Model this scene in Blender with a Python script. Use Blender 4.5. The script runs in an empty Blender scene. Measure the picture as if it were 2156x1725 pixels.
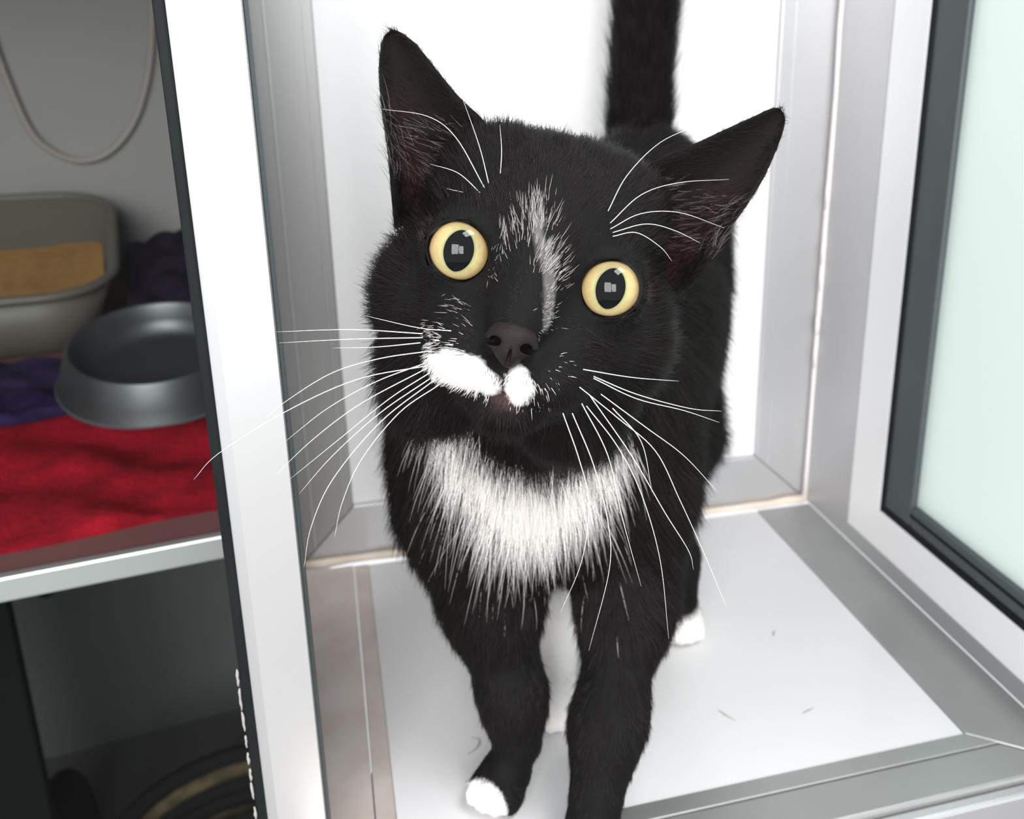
import bpy, math, random
import numpy as np
from mathutils import Matrix, Vector
random.seed(7); RNG = np.random.default_rng(7)
S = bpy.context.scene
COL = S.collection

# ------------------------------------------------------------------ camera
CAM_LOC = Vector((0, 0, .38))
RIGHT = Vector((0.95927, -0.28240, 0.00749)); UP = Vector((0.08034, 0.29804, 0.95117)); BACK = RIGHT.cross(UP)
cd = bpy.data.cameras.new('camera'); cam = bpy.data.objects.new('camera', cd); COL.objects.link(cam)
M = Matrix((RIGHT, UP, BACK)).transposed().to_4x4(); M.translation = CAM_LOC; cam.matrix_world = M
cd.sensor_fit = 'HORIZONTAL'; cd.sensor_width = 36; cd.lens = 2052.35 / 2156 * 36
cd.shift_x = (1078 - 1285.62) / 2156; cd.shift_y = (730.81 - 862.5) / 2156
cd.clip_start = .01
cd.dof.use_dof = True; cd.dof.focus_distance = .342; cd.dof.aperture_fstop = 34.27 / 2.6
S.camera = cam

# ------------------------------------------------------------------ light
wd = bpy.data.worlds.new('room_light'); S.world = wd; wd.use_nodes = True
wd.node_tree.nodes['Background'].inputs[0].default_value = (.93, .96, 1, 1)
wd.node_tree.nodes['Background'].inputs[1].default_value = .85
def area(name, loc, target, sx, sy, power, col=(1, 1, 1)):
    l = bpy.data.lights.new(name, 'AREA'); l.shape = 'RECTANGLE'; l.size = sx; l.size_y = sy; l.energy = power; l.color = col
    o = bpy.data.objects.new(name, l); COL.objects.link(o); o.location = loc
    o.rotation_euler = (Vector(target) - Vector(loc)).to_track_quat('-Z', 'Y').to_euler()
    return o
area('window_daylight', (-1.0, -2.4, 1.3), (.1, .4, .2), 1.05, 1.5, 62, (1, .985, .97))
area('window_daylight', (-.05, -2.45, 1.12), (.1, .4, .2), .6, 1.1, 28, (1, .985, .97))
area('ceiling_lamp', (.9, -.5, 2.3), (.15, .5, .1), 1.2, .6, 34, (1, .99, .98))
S.view_settings.view_transform = 'Standard'; S.view_settings.look = 'None'
S.view_settings.exposure = .38; S.view_settings.gamma = 1; S.view_settings.use_curve_mapping = False

# ------------------------------------------------------------------ materials
def new_mat(name):
    m = bpy.data.materials.new(name); m.use_nodes = True
    return m, m.node_tree, m.node_tree.nodes['Principled BSDF']
def mat(name, col, rough=.5, metal=0., spec=.5, noise=None, bump=None, coat=0., stretch=None):
    """noise = (scale, amount, second colour), bump = (scale, strength)"""
    m, nt, b = new_mat(name); N, L = nt.nodes.new, nt.links.new
    b.inputs['Base Color'].default_value = (*col, 1); b.inputs['Roughness'].default_value = rough
    b.inputs['Metallic'].default_value = metal; b.inputs['Specular IOR Level'].default_value = spec
    b.inputs['Coat Weight'].default_value = coat
    tc = N('ShaderNodeTexCoord'); mp = N('ShaderNodeMapping'); L(tc.outputs['Object'], mp.inputs[0])
    if stretch: mp.inputs['Scale'].default_value = stretch
    if noise:
        t = N('ShaderNodeTexNoise'); t.inputs['Scale'].default_value = noise[0]; t.inputs['Detail'].default_value = 5
        L(mp.outputs[0], t.inputs[0])
        r = N('ShaderNodeValToRGB'); r.color_ramp.elements[0].position = .5 - noise[1]; r.color_ramp.elements[1].position = .5 + noise[1]
        r.color_ramp.elements[0].color = (*col, 1); r.color_ramp.elements[1].color = (*noise[2], 1)
        L(t.outputs[0], r.inputs[0]); L(r.outputs[0], b.inputs['Base Color'])
    if bump:
        t = N('ShaderNodeTexNoise'); t.inputs['Scale'].default_value = bump[0]; t.inputs['Detail'].default_value = 4
        L(mp.outputs[0], t.inputs[0])
        u = N('ShaderNodeBump'); u.inputs['Strength'].default_value = bump[1]; u.inputs['Distance'].default_value = .002
        L(t.outputs[0], u.inputs['Height']); L(u.outputs[0], b.inputs['Normal'])
    return m
ALU = mat('anodised_aluminium', (.60, .60, .61), .42, .7, noise=(9, .35, (.54, .54, .55)))
ALU_B = mat('brushed_aluminium', (.46, .465, .46), .45, .8, noise=(14, .3, (.37, .375, .37)), stretch=(1, 1, .12))
ALU_W = mat('bare_aluminium_post', (.76, .76, .76), .34, .75, noise=(5, .4, (.72, .72, .72)))
ALU_D = mat('worn_aluminium_track', (.66, .60, .57), .5, .3, noise=(38, .28, (.54, .46, .42)), bump=(60, .15))
ALU_GLARE = mat('bevel_window_glare', (.90, .90, .91), .4, .25)  # window glare on the frame bevels, painted in as whiter, less metallic colour
WHITE = mat('white_laminate', (.86, .86, .87), .28, noise=(4, .4, (.82, .815, .825)))
WHITE_F = mat('scuffed_white_laminate', (.72, .715, .73), .25, noise=(7, .3, (.67, .665, .675)))
CAULK = mat('silicone_sealant', (.82, .74, .66), .6, noise=(40, .3, (.72, .58, .46)), bump=(120, .3))
CAULK_W = mat('white_sealant', (.85, .80, .79), .6, bump=(90, .3))
RUBBER = mat('black_rubber_gasket', (.006, .008, .009), .6, spec=.15, noise=(20, .3, (.010, .013, .014)))
RUBBER_G = mat('grey_rubber_gasket', (.055, .068, .072), .55, noise=(12, .3, (.075, .09, .094)))
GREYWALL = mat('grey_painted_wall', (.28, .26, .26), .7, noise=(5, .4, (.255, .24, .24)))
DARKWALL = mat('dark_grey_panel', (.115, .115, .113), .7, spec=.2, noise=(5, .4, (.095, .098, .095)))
BLACKISH = mat('black_panel', (.006, .006, .0065), .8, spec=.1)

def glass_mat(name, tint, gloss):
    m, nt, b = new_mat(name); N, L = nt.nodes.new, nt.links.new
    nt.nodes.remove(b); t = N('ShaderNodeBsdfTransparent'); t.inputs[0].default_value = (*tint, 1)
    g = N('ShaderNodeBsdfGlossy'); g.inputs['Roughness'].default_value = .01
    f = N('ShaderNodeFresnel'); f.inputs[0].default_value = gloss
    x = N('ShaderNodeMixShader'); L(f.outputs[0], x.inputs[0]); L(t.outputs[0], x.inputs[1]); L(g.outputs[0], x.inputs[2])
    L(x.outputs[0], nt.nodes['Material Output'].inputs[0]); return m
CLEAR = glass_mat('clear_glass', (.93, .95, .945), 1.13)
CORNEA = glass_mat('wet_cornea', (1, 1, 1), 1.38)
def frosted():
    m, nt, b = new_mat('frosted_mint_glass'); N, L = nt.nodes.new, nt.links.new
    b.inputs['Base Color'].default_value = (.88, .95, .91, 1); b.inputs['Roughness'].default_value = .3
    t = N('ShaderNodeBsdfTranslucent'); t.inputs[0].default_value = (.92, .99, .955, 1)
    x = N('ShaderNodeMixShader'); x.inputs[0].default_value = .6
    L(b.outputs[0], x.inputs[1]); L(t.outputs[0], x.inputs[2]); L(x.outputs[0], nt.nodes['Material Output'].inputs[0]); return m
FROST = frosted()

# ------------------------------------------------------------------ mesh helpers
def link(name, verts, faces, m, parent=None, smooth=False):
    me = bpy.data.meshes.new(name)
    me.from_pydata([tuple(map(float, v)) for v in verts], [], [tuple(map(int, f)) for f in faces]); me.update()
    if smooth: me.shade_smooth()
    me.materials.append(m); o = bpy.data.objects.new(name, me); COL.objects.link(o)
    if parent: o.parent = parent
    return o
BOXF = [(0, 3, 2, 1), (4, 5, 6, 7), (0, 1, 5, 4), (1, 2, 6, 5), (2, 3, 7, 6), (3, 0, 4, 7)]
def box(name, x0, x1, y0, y1, z0, z1, m, parent=None, bevel=.0012, mx=None):
    v = [(x0, y0, z0), (x1, y0, z0), (x1, y1, z0), (x0, y1, z0), (x0, y0, z1), (x1, y0, z1), (x1, y1, z1), (x0, y1, z1)]
    if mx: v = [mx @ Vector(p) for p in v]
    o = link(name, v, BOXF, m, parent)
    if bevel:
        b = o.modifiers.new('bevel', 'BEVEL'); b.width = bevel; b.segments = 2; b.limit_method = 'ANGLE'
    return o
def prism(name, poly, axis, a0, a1, m, parent=None, bevel=0., mx=None):
    """extrude a 2D outline along an axis; axis x: (y,z), y: (x,z), z: (x,y)"""
    def P(p, a): return {'x': (a, p[0], p[1]), 'y': (p[0], a, p[1]), 'z': (p[0], p[1], a)}[axis]
    n = len(poly); v = [P(p, a0) for p in poly] + [P(p, a1) for p in poly]
    if mx: v = [mx @ Vector(p) for p in v]
    f = [tuple(range(n))[::-1], tuple(range(n, 2 * n))] + [(i, (i + 1) % n, n + (i + 1) % n, n + i) for i in range(n)]
    o = link(name, v, f, m, parent)
    import bmesh
    bm = bmesh.new(); bm.from_mesh(o.data); bmesh.ops.recalc_face_normals(bm, faces=bm.faces); bm.to_mesh(o.data); bm.free()
    if bevel:
        b = o.modifiers.new('bevel', 'BEVEL'); b.width = bevel; b.segments = 2; b.limit_method = 'ANGLE'
    return o
def catmull(pts, per=8):
    p = np.asarray(pts, float); p = np.vstack([2 * p[0] - p[1], p, 2 * p[-1] - p[-2]]); out = []
    for i in range(1, len(p) - 2):
        for t in np.linspace(0, 1, per, endpoint=False):
            a, b, c, d = p[i - 1:i + 3]
            out.append(.5 * (2 * b + (c - a) * t + (2 * a - 5 * b + 4 * c - d) * t * t + (3 * b - a - 3 * c + d) * t ** 3))
    out.append(p[-2]); return np.array(out)
def tube(name, pts, radii, m, parent=None, sides=8, closed=False):
    pts = np.asarray(pts, float); n = len(pts); radii = np.broadcast_to(radii, (n,))
    V = []; F = []; ref = np.array([.31, .17, .93])
    for i in range(n):
        t = pts[(i + 1) % n] - pts[i - 1] if closed else pts[min(i + 1, n - 1)] - pts[max(i - 1, 0)]
        t = t / np.linalg.norm(t); a = np.cross(t, ref); a /= np.linalg.norm(a); b = np.cross(t, a)
        for k in range(sides):
            w = 2 * math.pi * k / sides; V.append(pts[i] + radii[i] * (math.cos(w) * a + math.sin(w) * b))
    for i in range(n if closed else n - 1):
        j = (i + 1) % n
        for k in range(sides):
            l = (k + 1) % sides; F.append((i * sides + k, i * sides + l, j * sides + l, j * sides + k))
    if not closed: F += [tuple(range(sides))[::-1], tuple((n - 1) * sides + k for k in range(sides))]
    return link(name, V, F, m, parent, True)
def lathe(name, prof, m, parent=None, n=64, loc=(0, 0, 0)):
    V = []; F = []; k = len(prof)
    for i in range(n):
        a = 2 * math.pi * i / n
        for r, z in prof: V.append((loc[0] + r * math.cos(a), loc[1] + r * math.sin(a), loc[2] + z))
    for i in range(n):
        j = (i + 1) % n
        for q in range(k - 1): F.append((i * k + q, j * k + q, j * k + q + 1, i * k + q + 1))
    return link(name, V, F, m, parent, True)
def empty(name, loc=(0, 0, 0)):
    o = bpy.data.objects.new(name, None); COL.objects.link(o); o.location = loc; o.empty_display_size = .02; return o
def tag(o, label=None, cat=None, group=None, kind=None):
    for k, v in (('label', label), ('category', cat), ('group', group), ('kind', kind)):
        if v: o[k] = v
    return o
def struct(o, label, cat): return tag(o, label, cat, kind='structure')

# ------------------------------------------------------------------ the cat's bay: floor, back wall, right wall
fl = box('floor', .0105, .3265, .384, .6655, -.02, 0, WHITE_F, bevel=.0008)
struct(fl, 'white laminate floor panel under the cat, framed by aluminium strips', 'floor')
SMUDGE = mat('grey_scuff', (.42, .40, .40), .6)
for cx, cy, pts in ((.052, .445, ((0, 0), (.006, .004), (.008, .010), (.004, .013))), (.262, .50, ((0, 0), (.004, .006))),
                    (.245, .425, ((0, 0), (.009, .003))), (.205, .43, ((0, 0), (-.004, .007), (-.006, .012)))):
    P = catmull([(cx + a, cy + b, .0002) for a, b in pts], 5)
    tube('scuff_mark', P, np.interp(np.linspace(0, 1, len(P)), [0, .5, 1], [.0003, .0009, .0003]), SMUDGE, fl, 6).scale = (1, 1, .25)

t = box('trim_1', -.034, .0, .30, .6655, -.02, .0012, ALU_D, bevel=.0006)
struct(t, 'worn stained aluminium track along the left edge of the white floor', 'trim')
box('track_lip', .0004, .0105, .30, .6655, -.02, .0006, ALU_D, t, .0006)
t = prism('trim_2', [(.3265, .384), (.374, .345), (.374, .6655), (.3265, .6655)], 'z', -.02, .0008, ALU_B, bevel=.0006)
struct(t, 'aluminium floor strip along the foot of the frosted glass wall', 'trim')
t = prism('trim_3', [(.0105, .3725), (.3405, .3725), (.3265, .384), (.0105, .384)], 'z', -.02, .0006, ALU_B, bevel=.0006)
struct(t, 'aluminium front edge strip of the white floor, ribbed in two bands', 'trim')
b_ = prism('front_band', [(.0105, .346), (.373, .346), (.3405, .3723), (.0105, .3723)], 'z', -.022, .0002, ALU_B, t, .0018)
box('front_face', .0105, .42, .338, .3458, -.030, -.0035, ALU, t, .002)
t = box('trim_4', -.05, .45, .352, .372, -.60, -.0305, BLACKISH, bevel=0)
struct(t, 'black fascia below the front edge of the floor', 'panel')

wb = box('wall_back', -.03, .37, .684, .70, .02, 1.3, WHITE, bevel=0)
struct(wb, 'white laminate back wall panel behind the cat inside an aluminium frame', 'wall')
def frame_profile(name, poly, parent): return prism(name, poly, 'y', .678, .70, ALU, parent, .0008)
t = frame_profile('trim_5', [(-.0355, .0015), (.0032, .0432), (.0032, 1.3), (-.0355, 1.3)], None)
t.data.materials[0] = ALU_B
struct(t, 'grey aluminium frame stile left of the white back wall', 'trim')
box('ridge', -.0270, -.0255, .6772, .680, .012, 1.3, ALU, t, .0004); box('ridge', -.0035, -.0025, .6774, .680, .037, 1.3, ALU, t, .0003)
t = frame_profile('trim_6', [(.3287, .0437), (.3745, .0015), (.3745, 1.3), (.3287, 1.3)], None)
struct(t, 'pale aluminium frame stile right of the white back wall', 'trim')
box('ridge', .3395, .341, .6772, .680, .034, 1.3, ALU, t, .0004)
t = frame_profile('trim_7', [(-.0352, .0012), (.3742, .0012), (.3285, .0435), (.0034, .043)], None)
struct(t, 'aluminium bottom rail of the back wall frame behind the cat', 'trim')
# sealant beads
def bead(name, a, b, r, m, label):
    P = np.linspace(a, b, 26) + RNG.normal(0, r * .16, (26, 3))
    o = tube(name, P, r * (1 + RNG.normal(0, .12, 26)), m, None, 8); struct(o, label, 'sealant'); return o
bead('trim_8', (-.036, .6735, .0018), (.372, .6735, .0018), .0032, CAULK, 'cream sealant bead between the floor and the back wall frame')
sb = bead('trim_9', (.3742, .6735, .0), (.3742, .6735, 1.2), .0026, CAULK_W, 'white sealant bead in the back right corner of the bay')
P = [(.3715, .670, .165), (.3705, .669, .160), (.3715, .670, .152), (.3725, .671, .150)]
tube('sealant_drip', catmull(P, 5), .0016, CAULK_W, sb)
for z in (.12, .185, .205, .25): tube('sealant_drip', [(.3722, .6715, z), (.3716, .6708, z + .012), (.3720, .6712, z + .022)], [.0008, .0014, .0007], CAULK_W, sb)

wr = empty('wall_right', (.374, .5, 0)); struct(wr, 'frosted mint glass side wall in an aluminium frame with black gasket', 'wall')
def wr_part(o): o.matrix_parent_inverse = Matrix.Translation((-.374, -.5, 0)); return o
X0 = .374
wr_part(prism('stile', [(X0, .6035), (X0 + .03, .6035), (X0 + .03, .70), (X0, .70)], 'z', .0008, 1.3, ALU, wr, .0008))
wr_part(prism('stile_bevel', [(X0, .6033), (X0, .6030), (X0 + .006, .5713), (X0 + .03, .5713), (X0 + .03, .6033)], 'z', .014, 1.3, ALU_GLARE, wr, .0006))
wr_part(box('gasket', X0 + .0075, X0 + .02, .5345, .5711, .03, 1.3, RUBBER_G, wr, .002))
wr_part(box('gasket_lip', X0 + .0062, X0 + .012, .566, .5712, .035, 1.3, RUBBER, wr, .001))
wr_part(prism('bottom_rail', [(X0, .0008), (X0 + .03, .0008), (X0 + .03, .0155), (X0, .0155)], 'y', .20, .6033, ALU, wr, .0008) if False else
        prism('bottom_rail', [(.20, .0008), (.6033, .0008), (.6033, .0152), (.20, .0152)], 'x', X0, X0 + .03, ALU, wr, .0008))
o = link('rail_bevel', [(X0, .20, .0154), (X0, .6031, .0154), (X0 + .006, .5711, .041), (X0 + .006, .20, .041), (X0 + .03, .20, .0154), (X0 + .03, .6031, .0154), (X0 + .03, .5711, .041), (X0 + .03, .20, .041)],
         [(0, 3, 2, 1), (4, 5, 6, 7), (0, 1, 5, 4), (3, 7, 6, 2), (0, 4, 7, 3), (1, 2, 6, 5)], ALU_GLARE, wr); wr_part(o)
wr_part(box('bottom_gasket', X0 + .0075, X0 + .02, .20, .5343, .036, .0615, RUBBER_G, wr, .002))
wr_part(box('gasket_lip', X0 + .0062, X0 + .012, .20, .5660, .0405, .0465, RUBBER, wr, .001))
wr_part(box('gasket_lip', X0 + .0068, X0 + .012, .20, .5343, .0535, .0560, RUBBER, wr, .0006))
wr_part(box('pane', X0 + .012, X0 + .018, .20, .5345, .06, 1.3, FROST, wr, 0))

rf = box('floor_room', -2.2, 2.2, -3.2, .34, -.98, -.95, mat('grey_vinyl_floor', (.20, .195, .19), .5, noise=(3, .4, (.17, .165, .16))), bevel=0)
struct(rf, 'grey vinyl floor of the room in front of the pens', 'floor')

# ------------------------------------------------------------------ glazed door post at the left
dr = empty('door_1', (-.035, .385, 0)); struct(dr, 'glass door with pale aluminium stile and black gasket left of the cat', 'door')
def dr_part(o): o.matrix_parent_inverse = Matrix.Translation((.035, -.385, 0)); return o
dr_part(prism('stile', [(-.0425, .385), (-.0222, .385), (-.0222, .404), (-.0425, .404)], 'z', -.6, 1.2, ALU_W, dr, 0))
dr_part(prism('stile_bevel', [(-.0470, .3868), (-.0425, .385), (-.0425, .404), (-.0470, .404)], 'z', -.6, 1.2, ALU_W, dr, 0))
dr_part(box('gasket', -.0512, -.0472, .386, .402, -.6, 1.2, RUBBER, dr, .0008))
dr_part(box('dark_edge_strip', -.0221, -.0205, .398, .404, -.6, 1.2, RUBBER_G, dr, .0003))  # thin dark grey strip along the right edge of the stile
dr_part(box('pane', -.70, -.050, .3955, .3985, -.6, 1.2, CLEAR, dr, 0))
CHIP = mat('pale_chipped_edge', (.36, .345, .33), .7)
z = .118
while z > .02:
    h = random.uniform(.006, .014); n = 7; q = np.linspace(0, 1, n)
    P = np.c_[-.0516 - RNG.uniform(0, .0004, n), np.full(n, .3856), z - h * q]
    dr_part(tube('chipped_sealant', P, .0007 * np.sin(math.pi * (.08 + .84 * q)) ** .5 * RNG.uniform(.6, 1.1, n), CHIP, dr, 6)); z -= h + random.uniform(.0005, .005)
wl = box('wall_left', -.046, -.037, .405, 1.46, -.6, 1.3, GREYWALL, bevel=0)
struct(wl, 'thin partition wall behind the door post, left of the bay', 'wall')

# ------------------------------------------------------------------ the neighbouring pen at the left
RZ = Matrix.Translation((-.147, .6176, 0)) @ Matrix.Rotation(math.radians(8.9), 4, 'Z')
def R(p): return RZ @ Vector(p)
# local: x along the shelf edge (from -.7 to .1), y into the pen, z up
SH = .06
sh = box('shelf', -.62, .10, .004, .80, SH - .018, SH - .002, mat('dark_red_brown_board', (.24, .10, .10), .9, spec=.1, noise=(8, .3, (.17, .07, .07))), bevel=.0006, mx=RZ)
tag(sh, 'shelf board with pale aluminium front edge in the neighbouring pen', 'shelf')
box('front_edge', -.62, .10, -.004, .0038, SH - .017, SH, ALU_W, sh, .0015, RZ)
w = box('wall_pen_back', -.75, .235, .80, .82, SH - .02, 1.0, GREYWALL, bevel=0, mx=RZ); struct(w, 'grey back wall of the pen behind the litter tray', 'wall')
w = box('wall_pen_side', -.64, -.62, .0, .80, -.6, 1.0, GREYWALL, bevel=0, mx=RZ); struct(w, 'grey side wall of the neighbouring pen', 'wall')
w = prism('ceiling', [tuple(R(p)[:2]) for p in ((-.62, 0, 0), (.098, 0, 0))] + [(-.047, 1.40)] + [tuple(R((-.62, .80, 0))[:2])], 'z', .62, .64, GREYWALL); struct(w, 'underside of the shelf above the neighbouring pen', 'ceiling')
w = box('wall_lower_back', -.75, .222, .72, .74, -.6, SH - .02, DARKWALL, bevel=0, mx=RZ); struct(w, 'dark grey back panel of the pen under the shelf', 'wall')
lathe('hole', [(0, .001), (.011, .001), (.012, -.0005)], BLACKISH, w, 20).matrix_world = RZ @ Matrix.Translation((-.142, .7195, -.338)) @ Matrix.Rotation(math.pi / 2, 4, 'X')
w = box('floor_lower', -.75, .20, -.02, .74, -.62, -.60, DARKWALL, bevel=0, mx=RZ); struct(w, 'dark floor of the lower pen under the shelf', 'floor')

# cloths: a soft height field with folds
def cloth(name, x0, x1, y0, y1, base, hfun, m, nx=70, ny=60, edge=None, thick=.006):
    V = []; F = []
    for j in range(ny + 1):
        for i in range(nx + 1):
            s, t = i / nx, j / ny
            x, y = x0 + (x1 - x0) * s, y0 + (y1 - y0) * t
            if edge: x, y = edge(x, y, s, t)
            d = min(s, 1 - s, t, 1 - t); r = math.sqrt(max(0, 1 - (1 - min(1, d / .06)) ** 2))
            V.append(R((x, y, base + r * (thick + hfun(x, y)))))
    for j in range(ny):
        for i in range(nx): a = j * (nx + 1) + i; F.append((a, a + 1, a + nx + 2, a + nx + 1))
    n = len(V); W = [R((*(RZ.inverted() @ v)[:2], base)) for v in V]
    F += [tuple(n + q for q in f[::-1]) for f in F]
    ring = [i for i in range(nx)] + [j * (nx + 1) + nx for j in range(ny)] + [ny * (nx + 1) + i for i in range(nx, 0, -1)] + [j * (nx + 1) for j in range(ny, 0, -1)]
    F += [(ring[(k + 1) % len(ring)], ring[k], n + ring[k], n + ring[(k + 1) % len(ring)]) for k in range(len(ring))]
    return link(name, V + W, F, m, None, True)
RED = mat('red_fleece', (.44, .009, .024), .95, spec=.1, noise=(34, .22, (.20, .005, .012)), bump=(180, 1))
PURPLE = mat('purple_fleece', (.036, .021, .078), .95, spec=.1, noise=(60, .2, (.012, .007, .028)), bump=(120, 1))
DPURPLE = mat('dark_plum_fleece', (.030, .018, .042), .95, spec=.1, noise=(40, .25, (.008, .005, .012)), bump=(120, 1))
red = cloth('red_blanket', -.45, .095, .036, .262, SH - .0019, lambda x, y: .004 * math.sin(23 * x + 40 * y + 2 * math.sin(30 * x)) * math.sin(31 * y + 3 * x) + .0012 * math.sin(60 * y + 44 * x), RED,
            edge=lambda x, y, s, t: (x, y + (.004 * math.sin(30 * x)) * (1 - t)))
tag(red, 'bright red fleece blanket lying along the front of the pen shelf', 'blanket')
pur = cloth('purple_blanket', -.45, -.02, .266, .43, SH - .0019, lambda x, y: .006 * abs(math.sin(70 * x + 30 * y)) * abs(math.sin(55 * y)) + .004, PURPLE, 80, 70,
            edge=lambda x, y, s, t: (x, y + .004 * math.sin(40 * x) * t))
tag(pur, 'purple fleece blanket in front of the litter tray', 'blanket')
dp = cloth('dark_blanket', .012, .094, .40, .79, SH - .0019, lambda x, y: .012 + .035 * max(0, min(1, (y - .42) / .2)) + .012 * math.sin(46 * x + 1) * math.sin(30 * y) + .008 * abs(math.sin(70 * x + 30 * y)), DPURPLE, 60, 90)
tag(dp, 'crumpled dark plum fleece heaped against the back wall beside the tray', 'blanket')

# steel bowl
STEEL = mat('dull_steel', (.11, .115, .12), .40, .75, noise=(18, .3, (.075, .08, .085)))
bl = (.040, .285, SH + .0235)
bw = empty('food_bowl', R(bl)); tag(bw, 'round dull steel feeding bowl with flared base on the fleece', 'bowl')
bw.rotation_euler = (math.radians(14), 0, 0)
prof = [(0, .007), (.050, .007), (.058, .010), (.063, .022), (.0655, .032), (.068, .0355), (.0705, .0355), (.0725, .033), (.079, .014), (.084, .003), (.0855, .001), (.083, 0), (.05, .0), (0, .0)]
lathe('basin', prof[:6], STEEL, bw); lathe('skirt', prof[6:10], STEEL, bw); lathe('rolled_rim', [prof[5], (.0693, .0368), prof[6]], STEEL, bw)
lathe('base_ring', prof[9:], RUBBER_G, bw)

# litter tray: rounded rectangular tub with a rolled rim
def rrect(hx, hy, r, n=8):
    out = []
    for cx, cy, a0 in ((hx - r, hy - r, 0), (-hx + r, hy - r, 90), (-hx + r, -hy + r, 180), (hx - r, -hy + r, 270)):
        for k in range(n + 1): a = math.radians(a0 + 90 * k / n); out.append((cx + r * math.cos(a), cy + r * math.sin(a)))
    return out
def loft(name, rings, m, parent, mx, cap0=False, cap1=False):
    V = []; F = []; n = len(rings[0][0])
    for pts, z in rings: V += [mx @ Vector((x, y, z(y) if callable(z) else z)) for x, y in pts]
    for i in range(len(rings) - 1):
        for k in range(n): l = (k + 1) % n; F.append((i * n + k, i * n + l, (i + 1) * n + l, (i + 1) * n + k))
    if cap0: F.append(tuple(range(n))[::-1])
    if cap1: F.append(tuple((len(rings) - 1) * n + k for k in range(n)))
    return link(name, V, F, m, parent, True)
TRAYM = mat('beige_grey_plastic', (.13, .115, .092), .5, noise=(6, .4, (.11, .095, .078)))
HX, HY = .20, .165
tm = RZ @ Matrix.Translation((-.185, .610, SH - .0015))
rz = lambda y: .062 + .058 * (y + HY) / (2 * HY)
tray = loft('litter_tray', [(rrect(HX - .035, HY - .03, .05), 0), (rrect(HX - .010, HY - .01, .07), rz), (rrect(HX - .014, HY - .014, .068), rz), (rrect(HX - .038, HY - .033, .05), .004)], TRAYM, None, tm, True, True)
tag(tray, 'beige grey plastic cat litter tray at the back of the pen shelf', 'litter tray')
rp = [tm @ Vector((x, y, rz(y) + .001)) for x, y in rrect(HX - .008, HY - .008, .07)]
tube('rim', rp, .0050, TRAYM, tray, 8, True)
LIT = mat('orange_pellet_litter', (.55, .29, .085), .9, noise=(90, .3, (.40, .19, .05)), bump=(160, 1))
lo_, hi_ = rrect(HX - .039, HY - .034, .05), rrect(HX - .0155, HY - .0155, .068)
V = []; F = []; n = len(lo_); NR = 26
def lit_z(x, y): return .049 + .020 * max(0, x / HX) ** 2 + .006 * y / HY + .002 * math.sin(36 * x + 3) * math.sin(38 * y)
for i in range(NR + 1):
    for k in range(n):
        f = i / NR; t = (lit_z(hi_[k][0], hi_[k][1]) - .004) / (rz(hi_[k][1]) - .004); t = min(.93, t)
        x, y = ((lo_[k][j] * (1 - t) + hi_[k][j] * t) * f for j in (0, 1))
        V.append(tm @ Vector((x, y, min(lit_z(x, y), rz(y) - .006) + (random.uniform(-.0012, .0012) if i < NR else 0))))
for i in range(NR):
    for k in range(n): l = (k + 1) % n; F.append((i * n + k, (i + 1) * n + k, (i + 1) * n + l, i * n + l))
lit = link('litter', V, F, LIT, None, True); tag(lit, 'orange brown pellet litter filling the beige tray', 'litter', kind='stuff')

# hanging cable loop on the back wall
CABLE = mat('grey_cable', (.30, .26, .24), .5)
cp = catmull([R((x, .793, z)) for x, z in ((-.115, .60), (-.108, .48), (-.100, .40), (-.092, .335), (-.075, .26), (-.053, .23), (-.023, .217), (.011, .227), (.043, .262), (.066, .315), (.080, .379), (.088, .46), (.09, .60))], 8)
cab = tube('cable', cp, .0042, CABLE, None, 10); tag(cab, 'grey cable hanging in a loop on the pen back wall', 'cable')

# under the shelf: woven rope basket, dark bundle, black upright
ROPE = mat('tan_rope', (.16, .12, .07), .9, spec=.1, noise=(60, .2, (.05, .04, .025)), bump=(300, .8))
ROPE_K = mat('black_rope', (.012, .012, .012), .9, spec=.1, bump=(200, .8))
BKL = Vector(R((.055, .29, -.60)))
bk = empty('woven_basket', BKL); tag(bk, 'round woven rope basket in tan and black on the lower pen floor', 'basket')
def coil(r, z, rr, m, seg=84):
    A = np.linspace(0, 2 * math.pi, seg, endpoint=False)
    pts = np.c_[r * np.cos(A), r * np.sin(A), np.full(seg, z)]
    return tube('rope_coil', pts, rr * (1 + .16 * np.sin(A * 42)), m, bk, 8, True)
for i in range(8): coil(.130 + .010 * i / 7, .0105 + .0195 * i, .0105, (ROPE_K, ROPE, ROPE_K, ROPE, ROPE_K, ROPE_K, ROPE, ROPE_K)[i])
cu = lathe('grey_cushion', [(0, .115), (.05, .113), (.085, .105), (.105, .088), (.112, .06), (.105, .022), (0, .020)], mat('grey_plush', (.10, .105, .115), .95, spec=.1, bump=(90, 1)), None, 48, tuple(BKL))
tag(cu, 'grey plush cushion inside the woven rope basket', 'cushion')
bu = cloth('black_bundle', -.155, -.098, .40, .50, -.5999, lambda x, y: .15 * math.sin(math.pi * min(1, max(0, (x + .158) / .062))) ** .4 + .012 * math.sin(90 * x + 20 * y), ROPE_K, 30, 30)
tag(bu, 'black crumpled cloth bundle left of the rope basket', 'cloth')
up_ = box('black_upright', -.26, -.120, .335, .36, -.5999, SH - .0185, BLACKISH, bevel=.002, mx=RZ); tag(up_, 'black upright panel under the shelf at the far left', 'panel')
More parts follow.
